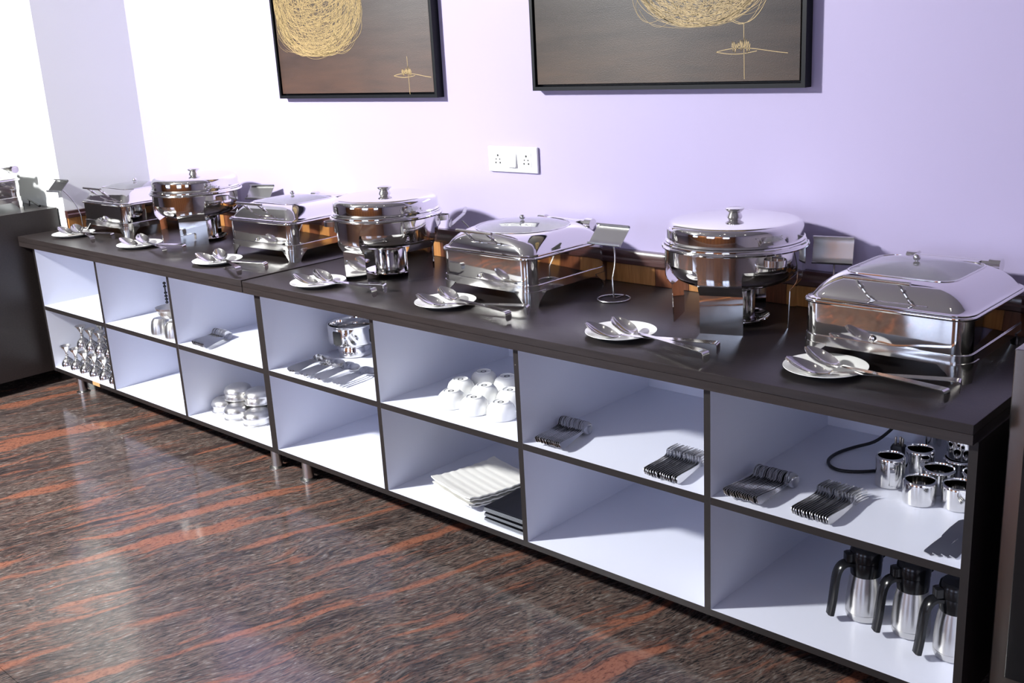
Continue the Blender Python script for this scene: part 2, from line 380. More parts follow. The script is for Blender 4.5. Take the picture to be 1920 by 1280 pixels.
# ---------------------------------------------------------------- shelf cabinets and worktops
def cabinet(name, label, x_in, w_, n, leg_x, patch=None):
    """x_in: x of the inner (right) face of the first upright; uprights have thickness T left of that, pitch w_, n bays"""
    t_ = thing(name, label, 'cabinet', (0, 0, 0))
    D, Wh, E_ = 0, 1, 2
    mats = [LAM, WHITELAM, EDGE]
    for i in range(n+1):
        xr = x_in + i*w_
        mi = [D, D, E_, D, D if i == 0 else Wh, D if i == n else Wh]
        for z0, z1 in (((ZB-TB if i in (0, n) else ZB), ZSL),):
            obj('side_panel' if i in (0, n) else 'divider', MB().box(xr-T, xr, 0, DEP, z0, z1, mi).mesh('upright', mats), t_)
    for i in range(n):
        a, b = x_in + i*w_, x_in + (i+1)*w_ - T
        obj('shelf', MB().box(a, b, .0006, DEP, ZS-TS, ZS, [Wh, Wh, E_, D, D, D]).mesh('shelf', mats), t_)
    obj('bottom_board', MB().box(x_in, x_in+n*w_-T, .0004, DEP, ZB-TB, ZB, [D, Wh, E_, D, D, D]).mesh('bottom_board', mats), t_)
    obj('back_panel', MB().box(x_in-T, x_in+n*w_, DEP, DEP+.008, ZB-TB, ZSL, [D, D, Wh, D, D, D]).mesh('back_panel', mats), t_)
    leg = MB().lathe([(0, 0), (.034, 0), (.034, .004), (.026, .007), (.022, .010), (.0215, ZB-TB), (0, ZB-TB)], 28).mesh('cabinet_leg', SATIN)
    for lx in leg_x:
        for ly in (.055, .56): obj('leg', leg, t_, (lx, ly, 0))
    if patch:
        obj('bare_edge_patch', MB().box(patch[0], patch[1], -.0006, .0004, ZB-TB+.0005, ZB-.0005).mesh('bare_edge_patch', RAWWOOD), t_)['label'] = 'bare wood patch where the edging is missing'
    return t_
XL0 = -3*WL
cabinet('shelf_cabinet', 'open dark brown shelf cabinet with three bays, white inside, at the pillar end', XL0, WL, 3, (-1.80, -.085), (-1.55, -1.476))
cabinet('shelf_cabinet', 'open dark brown shelf cabinet with four bays, white inside, holding cutlery and carafes', T, WR, 4, (.125, 2.60))
def worktop(label, x0, x1, dz):
    t_ = thing('worktop', label, 'worktop', ((x0+x1)/2, 0, 0))
    h = (x1-x0)/2; zm = (ZT+ZSL)/2
    obj('top_board', MB().bbox(-h, h, -.027, .682, zm+.0006, ZT-dz, .0018, 2).mesh('top_board', LAM), t_)
    obj('lower_board', MB().box(-h, h, -.0265, .682, ZSL+.0004, zm+.0004, [1, 0, 0, 0, 0, 0]).mesh('lower_board', [LAM, WHITELAM]), t_)
worktop('dark brown laminate worktop of the shorter counter next to the pillar', -2.071, -.0545, -.0035)
worktop('long dark brown laminate worktop carrying the round-window chafing dish', -.0490, 2.68, .0)

# neighbouring counter in front of the pillar
t_ = thing('side_counter', 'tall dark brown counter with a plain end panel beside the pillar', 'counter', (-2.07, 0, 0))
obj('end_panel', MB().box(-.02, 0, -.42, .196, .075, .918).mesh('end_panel', LAM), t_)
obj('body', MB().box(-1.6, -.0205, -.42, .195, .075, .893).mesh('counter_body', LAM), t_)
obj('worktop', MB().box(-1.62, -.0205, -.44, .196, .8935, .918).mesh('counter_top', LAM), t_)
obj('plinth', MB().box(-1.55, -.30, -.33, .19, 0, .075).mesh('counter_plinth', DARKIN), t_)

# steel cabinet at the other end
t_ = thing('steel_cabinet', 'stainless steel cabinet with a dark door panel next to the buffet counter', 'cabinet', (2.725, .05, 0))
obj('body', MB().bbox(0, .75, 0, .60, .06, .956, .004).mesh('steel_body', mat('dull_cabinet_steel', (.30, .29, .28), .22, 1.0)), t_)
obj('door', MB().bbox(.035, .72, -.006, -.0005, .19, .82, .002).mesh('steel_door', BLACKP), t_)
for fx in (.05, .70):
    for fy in (.05, .55): obj('foot', MB().lathe([(0, 0), (.022, 0), (.022, .06), (0, .06)], 16).mesh('foot', RUBBER), t_, (fx, fy, 0))

# ---------------------------------------------------------------- paintings and socket
def polyline_ribbon(mb, pts, wd, y):
    n_ = len(pts)
    for i in range(n_-1):
        a, b = Vector((pts[i][0], 0, pts[i][1])), Vector((pts[i+1][0], 0, pts[i+1][1]))
        d = (b-a)
        if d.length < 1e-6: continue
        q = Vector((-d.z, 0, d.x)).normalized()*wd/2
        k = len(mb.v); off = Vector((0, y, 0))
        mb.v += [tuple(a-q+off), tuple(b-q+off), tuple(b+q+off), tuple(a+q+off)]; mb.f.append((k, k+1, k+2, k+3)); mb.mi.append(0)
def painting(label, x0, x1, z0, hgt, cmat, shapes, sign):
    W_ = x1-x0; t_ = thing('painting', label, 'painting', (x0, 0, z0))
    yb, yf = YW-.0005, .662; fw = .013
    for nm, bx_ in (('frame_side', (0, fw, 0, hgt)), ('frame_side', (W_-fw, W_, 0, hgt)), ('frame_rail', (fw, W_-fw, 0, fw)), ('frame_rail', (fw, W_-fw, hgt-fw, hgt))):
        obj(nm, MB().box(bx_[0], bx_[1], yf, yb, bx_[2], bx_[3]).mesh('frame', BLACKF), t_)
    obj('backing', MB().box(fw, W_-fw, yf+.026, yb, fw, hgt-fw).mesh('backing', BLACKF), t_)
    cv = obj('canvas', MB().bbox(fw+.007, W_-fw-.007, yf+.005, yf+.026, fw+.007, hgt-fw-.007, .002).mesh('canvas', cmat), t_)
    yy = yf + .0045; mb = MB(); rnd = random.Random(len(label))
    for cx, cz, rx, rz_, tilt, cnt in shapes:
        for k in range(cnt):
            f1 = rnd.uniform(.35, 1.0) if k > 14 else rnd.uniform(.95, 1.01); f2 = rnd.uniform(.35, 1.0) if k > 14 else rnd.uniform(.95, 1.01)
            ox = rnd.uniform(-1, 1)*(1-f1)*rx; oz = rnd.uniform(-1, 1)*(1-f2)*rz_; ph = rnd.uniform(0, 6.28); ln = rnd.uniform(2.0, 6.0)
            tl = tilt + (rnd.uniform(-1.2, 1.2)*(1-max(f1, f2)))
            pts = []
            for i in range(37):
                a = ph + ln*i/36; px, pz = f1*rx*math.cos(a), f2*rz_*math.sin(a)
                pts.append((cx + ox + px*math.cos(tl) - pz*math.sin(tl), cz + oz + px*math.sin(tl) + pz*math.cos(tl)))
            pts = [(min(max(a_, fw+.01), W_-fw-.01), min(b_, hgt-fw-.01)) for a_, b_ in pts]
            polyline_ribbon(mb, pts, rnd.choice((.0008, .0010, .0014)), yy - .0002*(k % 3))
    obj('gold_scribble', mb.mesh('gold_scribble', GOLD), t_)['label'] = 'rounded figure of scribbled gold lines'
    mb = MB()
    for pts in sign: polyline_ribbon(mb, pts, .0019, yy)
    obj('signature', mb.mesh('signature', GOLD), t_)['label'] = 'thin scratched gold signature'
def signature(cx, cz, sc):
    rnd = random.Random(3); z = []
    for i in range(26): z.append((cx + sc*(-.20 + .40*i/25), cz + sc*(.10*math.sin(i*2.3) + rnd.uniform(-.05, .07))))
    fl_ = [(cx + sc*(-.55 + 1.55*t), cz + sc*(-.10 + .16*math.sin(2.6*t)*(1-t) - .06*t)) for t in [i/24 for i in range(25)]]
    bk = [(cx + sc*(-.55 + .9*t), cz + sc*(-.10 - .05*math.sin(3.1*t))) for t in [i/10 for i in range(11)]]
    st = [(cx + sc*.06, cz + sc*.42), (cx + sc*.08, cz - sc*.62)]
    return [z, fl_, bk, st]
x0, z0 = -.652, 1.431
painting('painting of a gold scribbled figure on brown, nearer the pillar', x0, .375, z0, 1.15, CANV1,
         [(-.33-x0, 1.86-z0, .30, .255, .12, 300)], signature(.205-x0, 1.53-z0, .14))
x0, z0 = .868, 1.452
painting('painting of a gold scribbled figure on grey brown, above the socket plate side', x0, 1.913, z0, 1.15, CANV2,
         [(1.555-x0, 1.872-z0, .265, .236, 0, 300)], signature(1.70-x0, 1.575-z0, .155))
t_ = thing('socket_plate', 'white wall plate with two sockets and a rocker switch', 'socket', (.727, YW, 1.204))
obj('cover', MB().bbox(-.123, .123, -.012, -.0005, -.047, .047, .004).mesh('cover', PLASTW), t_)
for sx in (-.071, .071):
    so = obj('socket', MB().bbox(sx-.024, sx+.024, -.0135, -.0115, -.026, .026, .002).mesh('socket', PLASTW), t_)
    for hx, hz, hr in ((0, .014, .0042), (-.009, 0, .0028), (.009, 0, .0028), (-.011, -.013, .0036), (.011, -.013, .0036)):
        obj('pin_hole', MB().lathe([(0, 0), (hr, 0), (hr, .0012), (0, .0012)], 12, Matrix.Translation((sx+hx, -.0135, hz)) @ Matrix.Rotation(PI/2, 4, 'X')).mesh('pin_hole', HOLE), so)
sw = MB(); sw.loft([[(-.022, y, z) for y, z in ((-.011, -.027), (-.022, -.027), (-.013, .027), (-.011, .027))], [(.022, y, z) for y, z in ((-.011, -.027), (-.022, -.027), (-.013, .027), (-.011, .027))]], True, True)
obj('rocker_switch', sw.mesh('rocker_switch', PLASTW), t_)

# ---------------------------------------------------------------- chafing dishes
def square_chafer(label, loc, rz, win, name='square_chafing_dish'):
    t_ = thing(name, label, 'chafing dish', loc, rz, 'square chafing dishes')
    W_, D_, R_ = .416, .392, .040
    obj('body', MB().loft([rrect(W_-.03, D_-.03, R_-.01, .048), rrect(W_-.004, D_-.004, R_, .056), rrect(W_, D_, R_, .07), rrect(W_, D_, R_, .154)], True, False).mesh('body', STEEL), t_)
    obj('band', MB().loft([rrect(W_+.002, D_+.002, R_, .0440), rrect(W_+.006, D_+.006, R_+.002, .0440), rrect(W_+.006, D_+.006, R_+.002, .0690), rrect(W_+.0045, D_+.0045, R_+.002, .0698), rrect(W_+.0005, D_+.0005, R_, .0698)], False, False).mesh('band', STEEL2, 25), t_)
    # corner legs
    hw, hd, r = (W_+.0085)/2, (D_+.0085)/2, R_+.003; arc = PI/2*r
    def per(s):
        if s < -arc/2: return (hw, hd-r-(-s-arc/2))
        if s > arc/2: return (hw-r-(s-arc/2), hd)
        a = (s+arc/2)/r; return (hw-r+r*math.cos(a), hd-r+r*math.sin(a))
    rows = [(0, .026), (.008, .027), (.016, .031), (.026, .040), (.036, .052), (.044, .062), (.050, .064)]
    g = [[(*per(h*(2*j/12-1)), z) for j in range(13)] for z, h in rows]
    for mx, my in ((1, 1), (-1, 1), (1, -1), (-1, -1)):
        gg = [[(p[0]*mx, p[1]*my, p[2]) for p in row] for row in g]
        obj('leg', MB().sheet(gg, .002).mesh('leg', STEEL2), t_)
    obj('rim', MB().loft([rrect(W_, D_, R_, .150), rrect(W_+.010, D_+.010, R_+.004, .1515), rrect(W_+.015, D_+.015, R_+.007, .1540), rrect(W_+.016, D_+.016, R_+.008, .1570), rrect(W_+.013, D_+.013, R_+.006, .1600), rrect(W_+.006, D_+.006, R_+.004, .1612), rrect(W_-.016, D_-.016, R_, .1612)], False, False).mesh('rim', STEEL), t_)
    obj('food_pan', MB().loft([rrect(W_-.018, D_-.018, R_, .158), rrect(W_-.05, D_-.05, R_, .11), rrect(W_-.06, D_-.06, R_, .105)], False, True).mesh('food_pan', STEEL2), t_)
    if win == 'round': w1, d1, r1, h, a0 = .330, .318, .158, .056, 28
    else: w1, d1, r1, h, a0 = .278, .250, .045, .056, 42
    W0, D0, R0 = W_-.014, D_-.014, R_
    rings = [rrect(W_+.004, D_+.004, R_+.004, .1622), rrect(W_+.004, D_+.004, R_+.004, .1640), rrect(W0+.004, D0+.004, R0, .1652)]
    A0, A1 = math.radians(a0), math.radians(80)
    for i in range(0, 13):
        a = A0 + (A1-A0)*i/12; q = (math.cos(A0)-math.cos(a))/(math.cos(A0)-math.cos(A1)); zz = .166 + h*(math.sin(a)-math.sin(A0))/(math.sin(A1)-math.sin(A0))
        rings.append(rrect(W0+(w1-W0)*q, D0+(d1-D0)*q, R0+(r1-R0)*q, zz))
    ld = obj('lid', MB().loft(rings).mesh('lid', STEEL), t_)
    zt = .166+h
    obj('lid_window', MB().loft([rrect(w1-.001, d1-.001, r1, zt-.0012), rrect(w1*.94, d1*.94, r1*.94, zt+.0008), rrect(w1*.7, d1*.7, r1*.7, zt+.010), rrect(w1*.4, d1*.4, r1*.4, zt+.0155), rrect(w1*.12, d1*.12, r1*.12, zt+.0175)], False, True).mesh('lid_window', GLASS), ld)
    obj('window_seal', MB().loft([rrect(w1+.004, d1+.004, r1+.002, zt-.0012), rrect(w1+.003, d1+.003, r1+.002, zt+.0018), rrect(w1-.005, d1-.005, r1-.002, zt+.002), rrect(w1-.006, d1-.006, r1-.002, zt-.001)]).mesh('window_seal', STEEL2), ld)
    kb = [(0, zt+.016), (.004, zt+.016), (.004, zt+.0195)] + [(.0095*math.cos(a), zt+.0275+.0095*math.sin(a)) for a in [math.radians(-60+15*i) for i in range(11)]]; kb[-1] = (0, zt+.037)
    obj('ball_knob', MB().lathe(kb, 20).mesh('ball_knob', STEEL), t_)
    # handle
    hb = obj('handle', MB().tube([(-.082, -.232, .236), (.082, -.232, .236)], .0052, 12).mesh('handle_bar', STEEL2), t_)
    for sx in (-.052, .052):
        p0, p1 = Vector((sx, -.232, .236)), Vector((sx, -.178, .192)); mid = p0.lerp(p1, .55)
        obj('handle_arm', MB().tube([p0, p1], .0036, 10).tube([mid-(p1-p0).normalized()*.006, mid+(p1-p0).normalized()*.006], .0072, 12).mesh('handle_arm', STEEL2), hb)
    # hinge
    hg = obj('hinge', MB().tube([(-.08, .205, .203), (.112, .205, .203)], .0125, 16).tube([(.110, .205, .203), (.139, .205, .203)], .0190, 20).tube([(-.107, .205, .203), (-.078, .205, .203)], .0190, 20).mesh('hinge', STEEL), t_)
    obj('hinge_plate', MB().box(-.09, .09, .140, .205, .2110, .2135).mesh('hinge_plate', STEEL2), hg)
    obj('catch', MB().lathe([(0, -.001), (.008, -.001), (.008, .0025), (.005, .004), (0, .004)], 16, Matrix.Translation((-.02, -(D_+.007)/2, .08)) @ Matrix.Rotation(PI/2, 4, 'X')).mesh('catch', STEEL2), t_)
    return t_
ZTL = ZT + .0035
square_chafer('square steel chafing dish with a boxy lid, standing at the pillar', (-1.64, .425, ZTL), math.radians(2), 'rect')
square_chafer('square steel chafing dish standing between two round ones, nearer the pillar', (-.357, .465, ZTL), math.radians(4), 'rect')
square_chafer('square steel chafing dish with a round lid window', (.997, .434, ZT), math.radians(-1), 'round')
square_chafer('square steel chafing dish with a rectangular lid window, beside the steel cabinet', (2.366, .405, ZT), 0, 'rect')
square_chafer('square steel chafing dish on the tall counter in front of the pillar', (-2.378, -.115, .918), 0, 'rect')

def round_chafer(label, loc, ang):
    t_ = thing('round_chafing_dish', label, 'chafing dish', loc, ang, 'round chafing dishes')
    RB = .199
    def leg_pt(a, z):          # a: offset angle at the band
        sx = RB*math.sin(a)
        xu = RB*math.cos(a)                    # on the cylinder
        xl = .166 - 0*a                        # lower flat plate
        if z >= .148: x_ = xu
        elif z <= .112: x_ = xl + .004*(z/.112)
        else:
            k_ = (z-.112)/.036; k_ = math.sin(k_*PI/2); x_ = (xl+.004)*(1-k_) + xu*k_
        return (x_, sx, z)
    rows = [0, .02, .05, .08, .104, .112, .118, .124, .130, .136, .142, .148, .165, .182, .19, .20, .228]
    g = []
    for z in rows:
        am = .312
        if z < .112: am = .312
        if z >= .165: am = .312 + .10*max(0, (z-.165)/.063)**1.5
        g.append([leg_pt(am*(2*j/14-1), z) for j in range(15)])
    lm_ = MB().sheet(g, .002).mesh('leg', STEEL)
    for k in range(4): obj('leg', lm_, t_, (0, 0, 0), (0, 0, k*PI/2))
    bd = obj('band', MB().lathe([(.1965, .184), (.1985, .183), (.1985, .226), (.1965, .226), (.1965, .184)], 72).mesh('band', STEEL), t_)
    for k in (.5, 2.5):
        a = k*PI/2; pts = []
        for i in range(13):
            q = -.16 + .32*i/12; rr = .2 + .034*math.sin(PI*i/12)**.6; pts.append((rr*math.cos(a+q), rr*math.sin(a+q), 0))
        grid = [[(p[0], p[1], z) for p in pts] for z in (.198, .207, .216)]
        obj('side_handle', MB().sheet(grid, .002).mesh('side_handle', STEEL2), bd)
    obj('water_pan', MB().lathe([(0, .120), (.11, .120), (.145, .124), (.170, .136), (.185, .154), (.191, .175), (.192, .228), (.190, .228)], 72).mesh('water_pan', STEEL), t_)
    obj('rim', MB().lathe([(.188, .226), (.203, .2255), (.209, .228), (.2105, .2315), (.209, .235), (.204, .2365), (.203, .239), (.2035, .2425), (.201, .2455), (.196, .2465), (.188, .2465)], 72).mesh('rim', STEEL), t_)
    prof = [(.190, .2468), (.199, .2470), (.2005, .2495), (.199, .252), (.1945, .2535), (.1945, .278)]
    for i in range(1, 9):
        a = PI/2*i/8*.93; prof.append((.1945 - .022*(1-math.cos(a)), .278 + .022*math.sin(a)))
    prof += [(.150, .3015), (.12, .3035), (.08, .3055), (.04, .3065), (0, .307)]
    ld = obj('lid', MB().lathe(prof, 72).mesh('lid', STEEL), t_)
    obj('knob', MB().lathe([(0, .306), (.0230, .306), (.0222, .308), (.0195, .314), (.0172, .3185), (.0180, .3200), (.0232, .3245), (.0268, .3285), (.0270, .3312), (.0215, .3330), (0, .3335)], 36).mesh('knob', STEEL2), ld)
    return t_
RC = [('round steel chafing dish nearest the pillar', (-1.03, .405, ZTL), math.radians(-42)),
      ('round steel chafing dish across the joint of the two worktops', (.385, .352, ZT), 0.0),
      ('round steel chafing dish beside the chafing dish with rectangular window', (1.815, .447, ZT), math.radians(-71))]
for lb, lc, an in RC: round_chafer(lb, lc, an)
for lb, (x, y, z), dx, dy in (('round steel fuel burner under the round chafing dish nearest the pillar', RC[0][1], .01, .01), ('round steel fuel burner under the round chafing dish at the worktop joint', RC[1][1], -.02, .02), ('round steel fuel burner under the round chafing dish near the steel cabinet', RC[2][1], .0, .0)):
    t_ = thing('fuel_burner', lb, 'burner', (x+dx, y+dy, z), 0, 'fuel burners')
    obj('dish', MB().lathe([(0, .004), (.07, .004), (.088, .008), (.100, .0165), (.102, .0175), (.1025, .0155), (.09, .005), (.075, 0), (0, 0)], 48).mesh('dish', STEEL), t_)
    obj('can', MB().lathe([(0, .0045), (.063, .0045), (.063, .0075), (.060, .009), (.060, .098), (.058, .101), (.03, .101), (.028, .094), (0, .094)], 48).mesh('can', STEEL2), t_)

# ---------------------------------------------------------------- plates and serving spoons on the worktop
plate_me = MB().lathe([(0, .0035), (.055, .0035), (.064, .006), (.084, .0125), (.1005, .0165), (.1025, .0168), (.1028, .0155), (.09, .0105), (.066, .002), (.058, 0), (0, 0)], 64).mesh('side_plate', PORC)
def spoon_mesh(name, stations, th, mats):
    # stations: (x, z, halfwidth, cup) along a centreline in x,z ; cup pushes the middle down
    g = []
    for x, z, hw, cup in stations:
        g.append([(x, hw*t, z - cup*(1-t*t)) for t in (-1, -.75, -.5, -.25, 0, .25, .5, .75, 1)])
    return MB().sheet(g, th).mesh(name, mats, 60)
def bowl_st(L, W_, D_, n=10):
    out = []
    for i in range(n+1):
        u = i/n; s = math.sin(PI*min(.02+u*.93, 1)); hw = W_/2*max(.08, s**.62)*(1-.10*(u-.35)); out.append((L*u, 0, hw, D_*s**.8))
    return out
st = [(x_, .030*(1-x_/.100)**1.25, h_, c_) for x_, z_, h_, c_ in bowl_st(.100, .058, .0165, 12)]
st += [(.107, .0015, .0095, .002), (.115, .0025, .0072, .0006), (.15, .0045, .0066, .0), (.22, .0080, .0072, 0), (.30, .0115, .0088, 0), (.38, .0142, .0105, 0), (.3955, .0145, .0108, 0), (.3992, .0132, .0108, 0), (.4008, .0095, .0108, 0), (.4006, -.001, .0106, 0), (.3996, -.010, .0095, 0), (.3990, -.0155, .0055, 0)]
serve_me = spoon_mesh('serving_spoon', st, .0018, STEEL2)
plates = [  # plate centre, spoon A tip/end, spoon B tip/end, what is behind
    ((-1.785, .135), (-1.86, .10), (-1.475, .155), (-1.825, .165), (-1.45, .075), 'the square chafing dish at the pillar'),
    ((-1.150, .150), (-1.215, .095), (-.83, .165), (-1.195, .180), (-.815, .092), 'the round chafing dish nearest the pillar'),
    ((-.447, .120), (-.515, .070), (-.125, .11), (-.485, .150), (-.11, .012), 'the square chafing dish between two round ones'),
    ((.276, .090), (.212, .035), (.602, .112), (.245, .110), (.638, .060), 'the round chafing dish at the worktop joint'),
    ((.921, .122), (.866, .050), (1.252, .142), (.872, .150), (1.262, .068), 'the chafing dish with the round lid window'),
    ((1.635, .133), (1.567, .063), (1.966, .100), (1.606, .140), (1.99, .030), 'the round chafing dish near the steel cabinet'),
    ((2.259, .142), (2.193, .066), (2.588, .132), (2.200, .158), (2.588, .066), 'the chafing dish with the rectangular lid window')]
for (px, py), a0, a1, b0, b1, wh in plates:
    o = tag(obj('side_plate', plate_me, None, (px, py, ZTL if px < 0 else ZT)), 'white side plate with spoons before ' + wh.replace('chafing dish', 'chafer'), 'plate', 'spoon rest plates')
    a1 = (a1[0], a1[1] + .026); b1 = (b1[0], b1[1] - .006)
    for (p, q, z, nm) in ((a0, a1, .0168, 'nearer the edge'), (b0, b1, .0222, 'nearer the dish')):
        rz_ = math.atan2(q[1]-p[1], q[0]-p[0])
        s_ = tag(obj('serving_spoon', serve_me, None, (p[0], p[1], (ZTL if px < 0 else ZT)+z), (math.radians(7 if z < .02 else 5), 0, rz_)), 'serving spoon %s, at %s' % (nm, wh.replace('chafing dish', 'chafer')), 'spoon', 'serving spoons on plates')

# ---------------------------------------------------------------- label holders
def holder(label, base, plate_c, rz, tilt=45, pw=.13, rb=.040):
    """wire stand: ring base on the worktop, bent stem, tilted folded plate"""
    t_ = thing('label_holder', label, 'label holder', (base[0], base[1], ZTL if base[0] < -.05 else ZT), 0, 'label holders')
    ring = [(rb*math.cos(a), rb*math.sin(a), .0026) for a in [PI*.5 + 2*PI*i/30*.97 for i in range(31)]]
    mb = MB().tube(ring, .0026, 8)
    c = Vector((plate_c[0]-base[0], plate_c[1]-base[1], plate_c[2]-ZT))
    f_ = Vector((-math.sin(rz), math.cos(rz), 0))       # back direction of the plate
    obj('ring_base', mb.mesh('ring_base', ALU), t_)
    top = c + f_*.012 + Vector((0, 0, -.012))
    p = [Vector((0, rb, .0026)), Vector((.0, .012, .003)), Vector((0, 0, .008)), Vector((-.002, 0, .03)), Vector((-.003, 0, .07))]
    e1 = Vector((-.003, 0, .07)); e2 = top
    for i in range(1, 11):
        u = i/10; b_ = e1.lerp(e2, u); b_ = b_ + f_*(.016*math.sin(PI*u)) ; p.append(b_)
    obj('stem', MB().tube(p, .0026, 8).mesh('stem', ALU), t_)
    h = .078; ta = math.radians(tilt); cs, sn = math.cos(ta), math.sin(ta)
    prof = [(-h/2, .010), (-h/2-.001, .006), (-h/2, .0012), (-h/2+.002, 0), (-h/4, 0), (0, 0), (h/4, 0), (h/2-.002, 0), (h/2, .0012), (h/2+.001, .006), (h/2-.001, .010), (h/2-.007, .0105)]
    prof[0] = (-h/2+.003, .0095)
    # s along the plate upwards, q out of the face
    g = [[(x_, s_*sn - q*cs, s_*cs + q*sn) for s_, q in prof] for x_ in (-pw/2, -pw/4, 0, pw/4, pw/2)]
    M = Matrix.Translation(c) @ Matrix.Rotation(rz, 4, 'Z')
    obj('card_plate', MB().sheet(g, .0014, M).mesh('card_plate', ALU), t_)
holder('wire label holder with a bare plate, beside the chafing dish with round window', (1.355, .465), (1.335, .475, 1.006), 0, 45, .13, .053)
holder('wire label holder behind the round chafing dish near the steel cabinet', (2.035, .625), (2.03, .630, .995), math.radians(14), 12, .115)
holder('wire label holder seen edge on, between round and square chafing dishes', (.60, .61), (.53, .585, .990), math.radians(-48), 52)
holder('wire label holder behind the square chafing dish between two round ones', (-.785, .625), (-.822, .612, 1.004), math.radians(22), 45)
holder('wire label holder standing against the pillar', (-1.945, .262), (-1.985, .185, 1.030), math.radians(8), 48, .115)
holder('wire label holder with its ring showing behind the round dish at the worktop joint', (.047, .447), (.075, .50, .985), math.radians(10), 45)

# ---------------------------------------------------------------- small things on the tall counter
t_ = MB(); t_.tube([(-2.292, .150, .9535), (-2.215, .148, .9405), (-2.15, .145, .9285)], [.0035, .0055, .0065], 8).tube([(-2.278, .150, .952), (-2.265, .14, .9225)], .003, 6)
tag(obj('lid_prop', t_.mesh('lid_prop', BLACKP)), 'small black propped stick lying on the tall counter by the pillar', 'utensil')

# ---------------------------------------------------------------- cutlery on the shelves
sp = bowl_st(.058, .040, .0085, 8)
sp = [(.198-x, z, h_, c) for x, z, h_, c in sp] + [(.198-.066, .002, .0042, .0006), (.118, .004, .0038, 0), (.08, .0045, .0058, 0), (.03, .002, .0098, 0), (.006, .0, .0105, 0), (0, -.0005, .007, 0)]
def ymesh(st_, name):
    g = [[(hw*t, x, z - cup*(1-t*t)) for t in (-1, -.5, 0, .5, 1)] for x, z, hw, cup in st_]
    return MB().sheet(g, .0016).mesh(name, CUTLERY, 60)
spoon_me = ymesh(sp, 'table_spoon')
def fork_mesh():
    h_ = [(0, -.0005, .007), (.006, 0, .0105), (.03, .002, .0098), (.08, .0045, .0058), (.118, .004, .0038), (.138, .001, .0055), (.148, -.002, .0115), (.158, -.004, .0125)]
    mb = MB().sheet([[(hw*t, y, z) for t in (-1, 0, 1)] for y, z, hw in h_], .0018)
    for k in range(4):
        cx = (-1.5+k)*.0068
        mb.sheet([[(cx+hw*t, y, z) for t in (-1, 1)] for y, z, hw in ((.157, -.004, .0024), (.175, -.003, .0022), (.19, .001, .0019), (.203, .007, .0011))], .0018)
    return mb.mesh('table_fork', CUTLERY, 60)
fork_me = fork_mesh()
def knife_mesh():
    h_ = [(0, 0, .007), (.006, 0, .009), (.05, 0, .0085), (.095, 0, .0065), (.10, 0, .0085), (.15, 0, .0105), (.20, 0, .0095), (.215, 0, .004)]
    return MB().sheet([[(hw*t, y, z) for t in (-1, 0, 1)] for y, z, hw in h_], .0022).mesh('table_knife', CUTLERY, 60)
knife_me = knife_mesh()
ORD = 'first second third fourth fifth sixth seventh eighth ninth tenth eleventh twelfth thirteenth fourteenth fifteenth sixteenth seventeenth'.split()
def row(name, me, cat, label, group, x0, x1, y0, y1, n, dirx, roll, z, jit=.0, drop=0):
    """n pieces side by side from (x0,y0) to (x1,y1), handle ends there; dirx = lean of the length in x per y"""
    rnd = random.Random(name+label)
    for i in range(n):
        u = i/(n-1) if n > 1 else 0
        rz_ = -math.atan(dirx) + rnd.uniform(-1, 1)*jit
        o = obj(name, me, None, (x0+(x1-x0)*u, y0+(y1-y0)*u + rnd.uniform(-1, 1)*jit*.2, z - drop*u), (0, math.radians(roll)+rnd.uniform(-1, 1)*jit*.6, rz_))
        tag(o, label % ORD[i], cat, group)
row('table_spoon', spoon_me, 'spoon', 'steel spoon, %s from the divider, in the bay holding only spoons and forks', 'spoon row beside the fork row', 1.400, 1.497, .010, .010, 17, -.20, 66, ZS+.0200, .018)
row('table_fork', fork_me, 'fork', 'steel fork, %s in its row from the spoons, in the bay without cups', 'fork row in the bay without cups', 1.795, 1.905, .012, .012, 15, -.13, 74, ZS+.0130, .016)
row('table_spoon', spoon_me, 'spoon', 'steel spoon, %s from the divider, in the bay with the steel cups', 'spoon row in the cup bay', 2.050, 2.150, .012, .012, 17, .03, 66, ZS+.0200, .018)
row('table_fork', fork_me, 'fork', 'steel fork, %s in its row from the spoons, beside the steel cups', 'fork row in the cup bay', 2.238, 2.338, .025, .025, 15, -.02, 74, ZS+.0130, .016)
row('table_spoon', spoon_me, 'spoon', 'steel spoon, %s from the divider, in the row above the steel bowls', 'spoon row above the steel bowls', -.548, -.452, .012, .012, 15, -.40, 66, ZS+.0200, .018)
for gi, (gx, n_, dx) in enumerate(((.128, 4, -.16), (.214, 4, -.16), (.297, 4, -.10), (.405, 3, -.10))):
    row('table_spoon', spoon_me, 'spoon', 'steel spoon, %s in the ' + ORD[gi] + ' loose bundle before the round burner stand', 'loose spoon bundle %s' % 'abcd'[gi], gx, gx+.036, .012, .012, n_, dx, 30, ZS+.0180, .03)
row('table_knife', knife_me, 'knife', 'steel knife, %s from the steel cups, in the small fan by the side panel', 'knives by the side panel', 2.580, 2.632, .022, .034, 4, .02, 16, ZS+.0046, .02)

